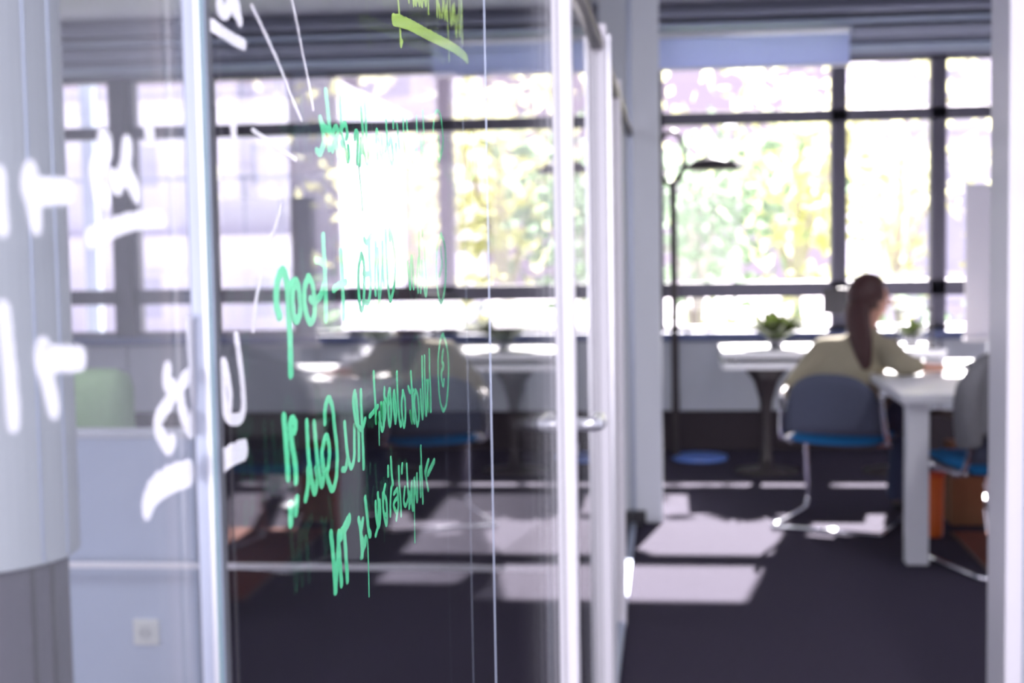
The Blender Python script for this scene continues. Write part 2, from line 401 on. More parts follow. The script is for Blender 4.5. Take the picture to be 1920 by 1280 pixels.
# ------------------------------------------------------------------ left room (seen through the glass)
rc = thing('round_column', 'round pale column with dark lower part at the left edge', 'column', (-1.565, 3.02, 0))
bm = new_bm(); lathe(bm, [(0.225, 0.76), (0.232, 0.765), (0.232, 3.0)], seg=64); obj('cladding', bm, MCYL, rc, False)
bm = new_bm(); lathe(bm, [(0.205, 0.0), (0.205, 0.76)], seg=64); obj('dark_base', bm, MCYLD, rc)
for a in (-28, -12):
    bm = new_bm(); r = 0.207; an = math.radians(a)
    tube(bm, [(r * math.cos(an), r * math.sin(an), 0.0), (r * math.cos(an), r * math.sin(an), 0.755)], 0.006, 6); obj('base_seam', bm, MBLACK, rc)
for a in (-25, -5):
    bm = new_bm(); r = 0.232; an = math.radians(a)
    tube(bm, [(r * math.cos(an), r * math.sin(an), 0.77), (r * math.cos(an), r * math.sin(an), 2.99)], 0.004, 6); obj('cladding_seam', bm, MALUG, rc)
lw = thing('reflection_wall', 'low wall behind the glass, standing in for a reflected wall', 'low wall', (-1.46, 4.2, 0))  # built wall and socket standing in for the passage wall's reflection in the glass
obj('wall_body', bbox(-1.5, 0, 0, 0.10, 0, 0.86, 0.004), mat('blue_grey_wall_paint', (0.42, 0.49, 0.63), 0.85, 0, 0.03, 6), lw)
obj('cap', bbox(-1.505, 0.005, -0.006, 0.106, 0.86, 0.88, 0.004), MPARA, lw)
so = thing('wall_socket', 'square cream power socket low on the stand-in wall', 'socket', (-1.62, 4.2, 0.255))
obj('plate', bbox(-0.041, 0.041, -0.012, 0.0, -0.041, 0.041, 0.004), MSOCK, so)
bm = new_bm(); lathe(bm, [(0.019, 0), (0.022, 0.004), (0.022, 0.005)], seg=20); bmesh.ops.rotate(bm, verts=bm.verts, matrix=Matrix.Rotation(math.radians(90), 3, 'X')); bmesh.ops.translate(bm, verts=bm.verts, vec=(0, -0.012, 0))
ins = obj('insert', bm, mat('socket_insert', (0.52, 0.54, 0.52), 0.5), so)
for s in (-1, 1): obj('pin_hole', bbox(s * 0.0095 - 0.0025, s * 0.0095 + 0.0025, -0.0185, -0.016, -0.0025, 0.0025), MBLACK, ins)
rl = thing('bumper_rail', 'thin pale horizontal rail low behind the glass', 'rail', (0, 4.12, 0.482))
obj('bar', bbox(-2.3, -0.34, -0.008, 0.008, -0.009, 0.009, 0.003), MW, rl)
for x in (-2.25, -0.35): obj('leg', bbox(x - 0.012, x + 0.012, -0.012, 0.012, -0.482, 0.0, 0.002), MALUG, rl)
ga = thing('armchair', 'rounded green upholstered armchair beyond the low stand-in wall', 'armchair', (-2.32, 5.5, 0))
obj('seat', bbox(-0.36, 0.30, -0.33, 0.33, 0.22, 0.46, 0.06), MGREENC, ga, True)
obj('backrest', bbox(-0.36, 0.30, -0.42, -0.24, 0.24, 0.99, 0.07), MGREENC, ga, True)
for x in (-0.42, 0.29): obj('armrest', bbox(x, x + 0.14, -0.40, 0.32, 0.20, 0.64, 0.05), MGREENC, ga, True)
for x in (-0.32, 0.28):
    for y in (-0.34, 0.26): obj('leg', bbox(x - 0.02, x + 0.02, y - 0.02, y + 0.02, 0, 0.22), MBROWN, ga)

# linear fill lights added on the unseen ceiling to brighten rooms and ink
def ceiling_fill(x, y, label, power):
    t = thing('ceiling_fill', label, 'fill light', (x, y, 3.0), group='added linear fill lights')
    obj('housing', bbox(-0.10, 0.10, -0.75, 0.75, -0.06, 0.0, 0.004), MW, t)
    obj('diffuser', bbox(-0.085, 0.085, -0.73, 0.73, -0.068, -0.06), fill_mat(power), t)
def fill_mat(strength):
    M = bpy.data.materials.new('fill_diffuser'); M.use_nodes = True
    e = M.node_tree.nodes.new('ShaderNodeEmission'); e.inputs[0].default_value = (0.97, 0.93, 1.0, 1); e.inputs[1].default_value = strength
    M.node_tree.links.new(e.outputs[0], M.node_tree.nodes['Material Output'].inputs[0])
    return M
ceiling_fill(0.85, 0.8, 'linear fill light added above the passage', 120)
ceiling_fill(-2.6, 1.0, 'linear fill light added above the left-hand room', 50)
ceiling_fill(-3.6, 4.2, 'linear fill light added far in the left-hand room', 50)
ceiling_fill(1.9, 5.0, 'linear fill light added above the office entrance', 32)

# ------------------------------------------------------------------ office furniture
dk = thing('desk', 'long white desk with doubled edge and dark trumpet pedestal under the windows', 'desk', (0.98, 8.62, 0))
obj('top', bbox(-0.66, 0.66, 0, 0.68, 0.716, 0.762, 0.006), MTAB, dk)
obj('lower_board', bbox(-0.66, 0.66, 0.0, 0.66, 0.648, 0.690, 0.006), MTAB, dk)
for x in (-0.6, 0, 0.6): obj('spacer', bbox(x - 0.03, x + 0.03, 0.05, 0.6, 0.690, 0.716), MBLACK, dk)
for x in (-0.385, 0.40):
    bm = new_bm(); lathe(bm, [(0.20, 0.0), (0.20, 0.012), (0.05, 0.03), (0.030, 0.12), (0.028, 0.30), (0.040, 0.44), (0.075, 0.56), (0.14, 0.648)], cx=x, cy=0.20, seg=28)
    obj('pedestal', bm, MPED, dk, True)

tb = thing('table', 'white table with square legs beside the seated woman', 'table', (1.0, 6.27, 0))
obj('top', bbox(0, 0.95, 0, 1.75, 0.715, 0.755, 0.004), MTAB, tb)
for y, xx in ((0.03, (0.03, 0.83)), (1.63, (0.60, 0.83))):
    for x in xx: obj('leg', bbox(x, x + 0.095, y, y + 0.09, 0, 0.715, 0.003), MTAB, tb)
obj('under_rail', bbox(0.06, 0.08, 0.12, 1.63, 0.67, 0.715), MTAB, tb)

def make_chair(label):
    c = thing('cantilever_chair', label, 'chair', group='cantilever chairs with blue seats')
    # seat: shallow cushion
    bm = new_bm(); n = 8
    grid = {}
    for i in range(n + 1):
        for j in range(n + 1):
            u = i / n * 2 - 1; v = j / n * 2 - 1
            k = 1 - 0.10 * (u * u) * (v * v)
            for s in (0, 1):
                z = 0.44 + (0.045 * (1 - 0.5 * max(u * u, v * v) ** 3) if s else 0.0) - 0.012 * (1 - u * u) + 0.012 * v
                grid[i, j, s] = bm.verts.new((u * 0.235 * k, 0.01 + v * 0.22 * k, z))
    for i in range(n):
        for j in range(n):
            bm.faces.new((grid[i, j, 1], grid[i + 1, j, 1], grid[i + 1, j + 1, 1], grid[i, j + 1, 1]))
            bm.faces.new((grid[i, j, 0], grid[i, j + 1, 0], grid[i + 1, j + 1, 0], grid[i + 1, j, 0]))
        for a, b in (((i, 0), (i + 1, 0)), ((i + 1, n), (i, n)), ((0, i + 1), (0, i)), ((n, i), (n, i + 1))):
            bm.faces.new((grid[a[0], a[1], 0], grid[b[0], b[1], 0], grid[b[0], b[1], 1], grid[a[0], a[1], 1]))
    obj('seat', bm, MBLUE, c, True)
    obj('seat_shell', bbox(-0.21, 0.21, -0.19, 0.21, 0.415, 0.430, 0.004), MBLACK, c)
    # backrest: rounded top, curved round the back
    bm = new_bm(); n = 14; fr = []; bk = []
    outl = []
    for i in range(n + 1):
        t = i / n * 2 - 1
        outl.append((t * 0.245, 0.56 + 0.215 * math.sqrt(max(0, 1 - abs(t) ** 2.6))))
    rows = 6
    for i, (x, zt) in enumerate(outl):
        y = -0.25 + 0.055 * (x / 0.245) ** 2
        f, b = [], []
        for r in range(rows + 1):
            z = 0.475 + (zt - 0.475) * r / rows
            lean = -0.10 * (z - 0.475)
            th = 0.018 * (1 - 0.6 * (r / rows) ** 4)
            f.append(bm.verts.new((x, y + lean + th, z))); b.append(bm.verts.new((x, y + lean - th, z)))
        fr.append(f); bk.append(b)
    for i in range(n):
        for r in range(rows):
            bm.faces.new((fr[i][r], fr[i][r + 1], fr[i + 1][r + 1], fr[i + 1][r])); bm.faces.new((bk[i][r], bk[i + 1][r], bk[i + 1][r + 1], bk[i][r + 1]))
        bm.faces.new((fr[i][rows], bk[i][rows], bk[i + 1][rows], fr[i + 1][rows])); bm.faces.new((fr[i][0], fr[i + 1][0], bk[i + 1][0], bk[i][0]))
    for r in range(rows):
        bm.faces.new((fr[0][r], bk[0][r], bk[0][r + 1], fr[0][r + 1])); bm.faces.new((fr[n][r], fr[n][r + 1], bk[n][r + 1], bk[n][r]))
    obj('backrest', bm, MSLATE, c, True)
    for s in (-1, 1):
        x = s * 0.265
        # runner + front leg + upright in one bent chrome tube
        bm = new_bm()
        tube(bm, smooth_path([(x, -0.34, 0.014), (x, 0.16, 0.014), (x, 0.235, 0.035), (x, 0.25, 0.10), (x, 0.215, 0.40), (x, 0.16, 0.435), (x, -0.12, 0.425), (x, -0.20, 0.45), (x * 0.96, -0.235, 0.56), (x * 0.93, -0.245, 0.66)], 5), 0.0115, 8)
        obj('side_tube', bm, MCHROME, c, True)
        bm = new_bm()
        tube(bm, smooth_path([(x * 0.94, -0.235, 0.60), (x * 1.02, -0.16, 0.66), (x * 1.05, 0.0, 0.672), (x * 1.05, 0.14, 0.63), (x * 1.02, 0.205, 0.53), (x, 0.215, 0.41)], 6), 0.014, 8)
        obj('armrest', bm, MBROWN, c, True)
    for y, z in ((-0.34, 0.014), (0.19, 0.42), (-0.10, 0.412)):
        bm = new_bm(); tube(bm, [(-0.265, y, z), (0.265, y, z)], 0.0115, 8); obj('crossbar', bm, MCHROME, c, True)
    return c
ch1 = make_chair('blue cantilever chair the woman sits on')
ch2 = copy_tree(ch1); ch2['label'] = 'blue cantilever chair at the right edge with grey jacket'
ch1.location = (0.88, 7.28, 0); ch1.rotation_euler = (0, 0, math.radians(-22))
ch2.location = (1.43, 6.40, 0); ch2.rotation_euler = (0, 0, math.radians(18))

# grey jacket over the back of the second chair
jk = thing('jacket', 'grey jacket hung over the back of the right-hand chair', 'jacket', (1.43, 6.40, 0), math.radians(18))
bm = new_bm(); n, mrow = 18, 16
def jk_pt(u, t, off):
    x = u * (0.285 + 0.03 * t)
    top = 0.95 - 0.06 * abs(u) ** 3
    y0 = -0.275 + 0.05 * u * u
    if t < 0.12: return Vector((x, y0 + 0.05 - off + 0.02 * math.sin(9 * u), top - 0.0))
    z = top - (t - 0.12) * 0.37
    return Vector((x, y0 - 0.035 - off - 0.018 * math.sin(7 * u + 2) * t - 0.05 * t * (1 - u * u), z + 0.02 * math.sin(5 * u) * t))
A = [[bm.verts.new(jk_pt(i / n * 2 - 1, j / mrow, 0.03)) for j in range(mrow + 1)] for i in range(n + 1)]
B = [[bm.verts.new(jk_pt(i / n * 2 - 1, j / mrow, 0.0)) for j in range(mrow + 1)] for i in range(n + 1)]
for i in range(n):
    for j in range(mrow):
        bm.faces.new((A[i][j], A[i + 1][j], A[i + 1][j + 1], A[i][j + 1])); bm.faces.new((B[i][j], B[i][j + 1], B[i + 1][j + 1], B[i + 1][j]))
    bm.faces.new((A[i][0], B[i][0], B[i + 1][0], A[i + 1][0])); bm.faces.new((A[i][mrow], A[i + 1][mrow], B[i + 1][mrow], B[i][mrow]))
for j in range(mrow):
    bm.faces.new((A[0][j], A[0][j + 1], B[0][j + 1], B[0][j])); bm.faces.new((A[n][j], B[n][j], B[n][j + 1], A[n][j + 1]))
obj('body', bm, MGREYCL, jk, True)
bm = new_bm(); tube(bm, smooth_path([(-0.14, -0.25, 0.935), (-0.06, -0.31, 0.98), (0.06, -0.31, 0.98), (0.14, -0.25, 0.935)], 6), 0.024, 8); obj('collar', bm, MGREYCL, jk, True)
for s in (-1, 1):
    bm = new_bm(); tube(bm, smooth_path([(s * 0.25, -0.28, 0.89), (s * 0.315, -0.31, 0.79), (s * 0.325, -0.32, 0.68), (s * 0.31, -0.315, 0.57)], 6), [0.03 + 0.022 * min(1, k / 5) for k in range(19)], 10)
    obj('sleeve', bm, MGREYCL, jk, True)

# white board on a stand
wbd = thing('whiteboard', 'blank white board on a stand beside the right frame', 'whiteboard', (1.54, 7.62, 0))
obj('board', bbox(0, 1.2, 0, 0.022, 0.90, 1.69, 0.003), mat('whiteboard_enamel', (0.88, 0.86, 0.95), 0.25, 0, 0.02, 6), wbd)
obj('frame_rail', bbox(-0.008, 1.208, -0.004, 0.026, 1.685, 1.70), MALU, wbd)
obj('pen_ledge', bbox(-0.008, 1.208, -0.045, 0.026, 0.885, 0.902), MW, wbd)
for x in (0.12, 1.06):
    obj('upright', bbox(x, x + 0.035, 0.022, 0.05, 0.04, 1.70), MALU, wbd)
    obj('foot', bbox(x - 0.002, x + 0.037, -0.22, 0.30, 0.0, 0.04, 0.005), MALU, wbd)

# floor lamp
lp = thing('floor_lamp', 'dark floor lamp with ring joint, flat shade and blue base', 'lamp', (0.03, 9.32, 0))
bm = new_bm(); lathe(bm, [(0.175, 0.0), (0.18, 0.008), (0.178, 0.022), (0.02, 0.03)], cx=0.17, seg=36); obj('base', bm, MLAMPB, lp)
bm = new_bm(); tube(bm, [(0.015, 0, 0.022), (0.008, 0, 1.80)], 0.025, 10); obj('pole', bm, MPED, lp)
bm = new_bm(); tube(bm, [(0.0 + 0.085 * math.cos(a), 0, 1.965 + 0.165 * math.sin(a)) for a in [2 * math.pi * k / 32 for k in range(32)]], 0.016, 8, closed=True); obj('ring', bm, MPED, lp, True)
bm = new_bm(); tube(bm, smooth_path([(0.008, 0, 1.79), (0.04, 0, 1.85), (0.10, 0, 1.90), (0.20, 0, 1.925)], 5), 0.012, 8); obj('arm', bm, MBROWN, lp, True)
bm = new_bm(); lathe(bm, [(0.175, 1.88), (0.172, 1.90), (0.12, 1.945), (0.05, 1.97), (0.015, 1.98)], cx=0.265, seg=32); obj('shade', bm, MPED, lp, True)

# roller blind
rb = thing('roller_blind', 'lavender roller blind pulled down a little above the wide window', 'blind', (0, YW - 0.21, 0))
obj('cloth', bbox(-0.07, 1.185, -0.002, 0.002, 2.555, 2.76), MBLIND, rb)
obj('hem_bar', bbox(-0.07, 1.185, -0.008, 0.008, 2.54, 2.558, 0.003), MW, rb)
bm = new_bm(); tube(bm, [(-0.07, 0.0, 2.775), (1.185, 0.0, 2.775)], 0.022, 12); obj('roller', bm, MALU, rb)
for x in (-0.08, 1.185): obj('bracket', bbox(x, x + 0.01, -0.03, 0.22, 2.75, 2.80), MALUG, rb)

# things on the desk
def potted_plant(x, y, z, h, spread, n, label, seed):
    R = random.Random(seed)
    p = thing('potted_plant', label, 'plant', (x, y, z), group='plants on the desk')
    bm = new_bm(); lathe(bm, [(0.040, 0), (0.052, 0.04), (0.056, 0.055), (0.050, 0.055), (0.048, 0.045)], seg=20); obj('pot', bm, MPOT, p, True)
    bm = new_bm(); lathe(bm, [(0.048, 0.036), (0.047, 0.046)], seg=16); obj('soil', bm, MSOIL, p)
    bm = new_bm()
    for k in range(n):
        a = R.uniform(0, 6.283); t = R.uniform(0.25, 1)
        L = Vector((math.cos(a), math.sin(a), 0)); up_ = Vector((0, 0, 1)); sd = L.cross(up_)
        l = h * R.uniform(0.6, 1.0); wdt = R.uniform(0.014, 0.024); pts = []
        for s in range(6):
            q = s / 5
            c = L * (0.02 + spread * t * q) + up_ * (0.04 + l * (q - 0.45 * t * q * q))
            ww = wdt * math.sin(math.pi * (0.12 + 0.86 * q))
            pts.append((bm.verts.new(c - sd * ww), bm.verts.new(c + up_ * 0.004), bm.verts.new(c + sd * ww)))
        for a_, b_ in zip(pts, pts[1:]):
            bm.faces.new((a_[0], a_[1], b_[1], b_[0])); bm.faces.new((a_[1], a_[2], b_[2], b_[1]))
    obj('foliage', bm, MLEAFD, p, True)
potted_plant(0.66, 8.88, 0.762, 0.24, 0.26, 120, 'bushy dark green potted plant on the desk left of the woman', 3)
potted_plant(1.50, 9.02, 0.762, 0.16, 0.15, 34, 'small green potted plant on the desk behind the clear divider', 5)
dv = thing('desk_divider', 'clear desk divider in a thin black frame right of the woman', 'divider', (1.35, 8.70, 0.762))
obj('frame_bar', bbox(0, 0.22, -0.008, 0.008, 0.225, 0.245), MBLACK, dv)
obj('frame_bar', bbox(0.205, 0.22, -0.008, 0.008, 0.0, 0.23), MBLACK, dv)
obj('frame_bar', bbox(0.0, 0.015, -0.008, 0.008, 0.0, 0.23), MBLACK, dv)
obj('pane', bbox(0.015, 0.205, -0.002, 0.002, 0.0, 0.225), G['window'], dv)
mo = thing('monitor', 'dark monitor on the desk, half hidden by the woman\'s head', 'monitor', (1.10, 8.95, 0.762))
obj('screen', bbox(-0.15, 0.20, -0.012, 0.012, 0.20, 0.36, 0.004), MBLACK, mo)
obj('stand', bbox(0.0, 0.03, -0.012, 0.004, 0.01, 0.24), MBLACK, mo)
obj('foot', bbox(-0.08, 0.11, -0.07, 0.07, 0.0, 0.012, 0.004), MBLACK, mo)

# things on the floor by the table
rg = thing('rug', 'rust-brown rug under the right-hand chair', 'rug', (1.36, 5.55, 0))
obj('pile', bbox(0, 1.6, 0, 1.45, 0, 0.008, 0.003), MRUST, rg)
obj('binding', bbox(-0.012, 0.0, 0, 1.45, 0, 0.007), MBROWN, rg)
ob = thing('bin', 'narrow orange waste bin behind the white table leg', 'bin', (1.255, 6.92, 0))
bm = new_bm(); lathe(bm, [(0.040, 0.0), (0.044, 0.01), (0.052, 0.30), (0.048, 0.30), (0.040, 0.02)], seg=24); obj('body', bm, MORANGE, ob, True)
bm = new_bm(); tube(bm, [(0.052 * math.cos(a), 0.052 * math.sin(a), 0.30) for a in [2 * math.pi * k / 24 for k in range(24)]], 0.005, 6, closed=True); obj('rim', bm, mat('red_plastic', (0.7, 0.07, 0.03), 0.5), ob, True)
cb = thing('cardboard_box', 'tall brown cardboard box on the floor under the white table', 'box', (1.47, 7.28, 0))
obj('body', bbox(-0.08, 0.08, -0.10, 0.10, 0, 0.40, 0.004), MCARD, cb)
for q in (-1, 1): obj('flap', bbox(-0.08, 0.08, min(0.002 * q, 0.10 * q), max(0.002 * q, 0.10 * q), 0.40, 0.404), MCARD, cb)

# ------------------------------------------------------------------ the seated woman
wm = thing('person', 'person with long brown hair in beige sweater, seated and seen from behind', 'person', (0.87, 7.31, 0))
a = math.radians(22); FX = Vector((math.sin(a), math.cos(a), 0)); LX = Vector((-math.cos(a), math.sin(a), 0))
def P(u, v, z): return FX * u + LX * v + Vector((0, 0, z))
WL = lambda x, y, z: Vector((x - 0.87, y - 7.31, z))     # point given in room coordinates
hd = Vector((0.93, 0.37, 0)).normalized()               # where the face looks: to the right, a little away
hs = Vector((-hd.y, hd.x, 0))
hc = WL(1.03, 7.38, 1.115)
V, E, Rr = [], [], []
def vtx(p, r, parent=None):
    V.append(Vector(p)); Rr.append(r)
    if parent is not None: E.append((parent, len(V) - 1))
    return len(V) - 1
pel = vtx(P(-0.02, 0.0, 0.535), (0.15, 0.11))
wst = vtx(P(0.01, -0.02, 0.66), (0.10, 0.075), pel)
cst = vtx(P(0.05, -0.04, 0.79), (0.105, 0.07), wst)
uch = vtx(P(0.075, -0.07, 0.885), (0.075, 0.05), cst)
nk0 = vtx(P(0.085, -0.105, 0.955), 0.050, uch)
nk1 = vtx(hc + Vector((0, 0, -0.10)) - hd * 0.02, 0.047, nk0)
jaw = vtx(hc + Vector((0, 0, -0.045)) + hd * 0.012, (0.062, 0.07), nk1)
mid = vtx(hc + Vector((0, 0, 0.02)) + hd * 0.008, (0.072, 0.088), jaw)
crn = vtx(hc + Vector((0, 0, 0.085)) - hd * 0.006, (0.055, 0.068), mid)
# legs: turned to the right, under the table
LEG = {1: [(0.93, 7.36, 0.525), (1.06, 7.45, 0.53), (1.20, 7.55, 0.515), (1.21, 7.56, 0.36), (1.18, 7.55, 0.10), (1.18, 7.55, 0.045), (1.30, 7.62, 0.035)],
      -1: [(0.95, 7.23, 0.525), (1.09, 7.28, 0.53), (1.24, 7.34, 0.515), (1.25, 7.34, 0.36), (1.22, 7.34, 0.10), (1.22, 7.34, 0.045), (1.35, 7.39, 0.035)]}
for s in (1, -1):
    q = pel
    for (x, y, z), r in zip(LEG[s], (0.080, 0.066, 0.052, 0.046, 0.034, 0.034, 0.026)):
        q = vtx(WL(x, y, z), r, q)
# arms
shR = vtx(P(0.07, -0.215, 0.860), 0.036, uch)
elR = vtx(WL(1.14, 7.10, 0.812), 0.034, shR)
wrR = vtx(WL(1.29, 7.21, 0.786), 0.026, elR)
shL = vtx(P(0.06, 0.105, 0.855), 0.036, uch)
elL = vtx(WL(0.63, 7.38, 0.66), 0.034, shL)
wrL = vtx(WL(0.83, 7.57, 0.625), 0.026, elL)
def hand(wr, direction, palm_n, s):
    d = Vector(direction).normalized(); n = Vector(palm_n).normalized(); sd = d.cross(n) * s
    o = V[wr]
    pm = vtx(o + d * 0.045, (0.020, 0.030), wr)
    for k, (off, ln) in enumerate([(-0.026, 0.062), (-0.009, 0.072), (0.009, 0.068), (0.025, 0.054)]):
        b0 = vtx(o + d * 0.085 + sd * off, 0.0105, pm)
        b1 = vtx(o + d * (0.085 + ln * 0.55) + sd * off * 1.15 - n * 0.006, 0.0092, b0)
        vtx(o + d * (0.085 + ln * 0.95) + sd * off * 1.2 - n * 0.020, 0.0078, b1)
    t0 = vtx(o + d * 0.045 - sd * 0.036, 0.0115, pm)
    vtx(o + d * 0.085 - sd * 0.052 - n * 0.008, 0.009, t0)
hand(wrR, (0.10, 0.05, -0.004), (0, 0, 1), 1)
hand(wrL, (0.10, 0.10, -0.03), (0.1, 0.1, 1), -1)
skin_mesh('body', V, E, Rr, MSKIN, wm, root=pel)
# face: nose, eyes, mouth, ears
bm = new_bm(); tube(bm, [hc + hd * 0.088 + Vector((0, 0, 0.028)), hc + hd * 0.104 + Vector((0, 0, 0.0)), hc + hd * 0.112 + Vector((0, 0, -0.018)), hc + hd * 0.085 + Vector((0, 0, -0.026))], [0.006, 0.008, 0.011, 0.007], 8); obj('nose', bm, MSKIN, wm, True)
for s in (1, -1):
    bm = new_bm(); bmesh.ops.create_uvsphere(bm, u_segments=12, v_segments=8, radius=0.0115); bmesh.ops.translate(bm, verts=bm.verts, vec=hc + hd * 0.0695 + hs * 0.030 * s + Vector((0, 0, 0.014))); obj('eye', bm, MW, wm, True)
    bm = new_bm(); tube(bm, smooth_path([hc + hd * 0.076 + hs * 0.017 * s + Vector((0, 0, 0.018)), hc + hd * 0.080 + hs * 0.030 * s + Vector((0, 0, 0.0225)), hc + hd * 0.071 + hs * 0.043 * s + Vector((0, 0, 0.017))], 4), 0.0048, 6); obj('eyelid', bm, MSKIN, wm, True)
    bm = new_bm(); bmesh.ops.create_uvsphere(bm, u_segments=10, v_segments=6, radius=0.0068); bmesh.ops.translate(bm, verts=bm.verts, vec=hc + hd * 0.0755 + hs * 0.030 * s + Vector((0, 0, 0.014))); obj('iris', bm, MHAIR, wm, True)
    bm = new_bm(); tube(bm, [hc + hd * 0.083 + hs * 0.014 * s + Vector((0, 0, 0.034)), hc + hd * 0.079 + hs * 0.03 * s + Vector((0, 0, 0.038)), hc + hd * 0.068 + hs * 0.044 * s + Vector((0, 0, 0.033))], 0.003, 6); obj('eyebrow', bm, MHAIR, wm)
    bm = new_bm(); bmesh.ops.create_uvsphere(bm, u_segments=12, v_segments=8, radius=1.0)
    for v in bm.verts: v.co = hc + hd * (0.004 + v.co.x * 0.016) + hs * s * (0.072 + v.co.y * 0.009) + Vector((0, 0, -0.005 + v.co.z * 0.028))
    obj('ear', bm, MSKIN, wm, True)
bm = new_bm(); tube(bm, smooth_path([hc + hd * 0.070 + hs * 0.024 + Vector((0, 0, -0.055)), hc + hd * 0.083 + Vector((0, 0, -0.053)), hc + hd * 0.070 - hs * 0.024 + Vector((0, 0, -0.055))], 4), 0.006, 8); obj('mouth', bm, mat('lip', (0.50, 0.16, 0.14), 0.5), wm, True)
# hair: cap over the skull and a long fall down the back
bm = new_bm(); bmesh.ops.create_uvsphere(bm, u_segments=28, v_segments=20, radius=1.0)
for v in list(bm.verts):
    c = v.co.copy()
    v.co = hc + hd * (-0.022 + c.x * 0.106) + hs * c.y * 0.089 + Vector((0, 0, 0.035 + c.z * 0.108))
dele = []
for v in bm.verts:
    q = v.co - hc
    if q.dot(hd) > 0.030 and q.z < 0.075: dele.append(v)
    elif q.z < -0.05: dele.append(v)
bmesh.ops.delete(bm, geom=dele, context='VERTS')
cap_o = obj('hair', bm, MHAIR, wm, True)
so_ = cap_o.modifiers.new('thick', 'SOLIDIFY'); so_.thickness = 0.012
HV, HE, HR = [], [], []
def hv(p, r, par=None):
    HV.append(p); HR.append(r)
    if par is not None: HE.append((par, len(HV) - 1))
    return len(HV) - 1
h0 = hv(hc - hd * 0.055 + Vector((0, 0, 0.03)), (0.085, 0.055))
h1 = hv(hc - hd * 0.095 + Vector((0, -0.02, -0.06)), (0.078, 0.045), h0)
h2 = hv(hc + Vector((-0.075, -0.105, -0.15)), (0.074, 0.036), h1)
h3 = hv(hc + Vector((-0.065, -0.150, -0.24)), (0.060, 0.028), h2)
h4 = hv(hc + Vector((-0.055, -0.165, -0.345)), (0.034, 0.018), h3)
skin_mesh('long_hair', HV, HE, HR, MHAIR, wm)
# sweater and trousers over the same joints
def garment(name, pts, edges, material):
    return blob_mesh(name, [p for p, r in pts], edges, [r for p, r in pts], LX, FX, material, wm)
mid3 = lambda a, b, t: V[a] * (1 - t) + V[b] * t
garment('sweater', [(V[pel] + Vector((0, 0, 0.03)), (0.185, 0.130, 0.09)), (V[wst], (0.172, 0.118, 0.06)), (V[cst], (0.180, 0.120, 0.06)), (V[uch], (0.140, 0.100, 0.055)), (V[nk0] - Vector((0, 0, 0.005)), (0.072, 0.068, 0.035)),
                    (V[shR], 0.074), (mid3(shR, elR, 0.5), 0.066), (V[elR], 0.058), (mid3(elR, wrR, 0.45), 0.046),
                    (V[shL], 0.074), (mid3(shL, elL, 0.5), 0.068), (V[elL], 0.060), (mid3(elL, wrL, 0.8), 0.044)],
        [(0, 1), (1, 2), (2, 3), (3, 4), (3, 5), (5, 6), (6, 7), (7, 8), (3, 9), (9, 10), (10, 11), (11, 12)], MSWEAT)
tp = [(V[pel] - Vector((0, 0, 0.005)), (0.175, 0.125, 0.08))]; te = []
for s in (1, -1):
    b = len(tp)
    tp += [(WL(*p), r) for p, r in zip(LEG[s][:5], (0.098, 0.086, 0.072, 0.064, 0.052))]
    te += [(0, b), (b, b + 1), (b + 1, b + 2), (b + 2, b + 3), (b + 3, b + 4)]
garment('trousers', tp, te, MTROU)
for s in (1, -1):
    hp, tpx = WL(*LEG[s][5]), WL(*LEG[s][6]); dd = (tpx - hp).normalized()
    skin_mesh('shoe', [hp - dd * 0.03, hp + dd * 0.04, hp + dd * 0.11, hp + dd * 0.17], [(0, 1), (1, 2), (2, 3)], [(0.040, 0.042), (0.042, 0.042), (0.044, 0.034), (0.034, 0.026)], MSHOE, wm)

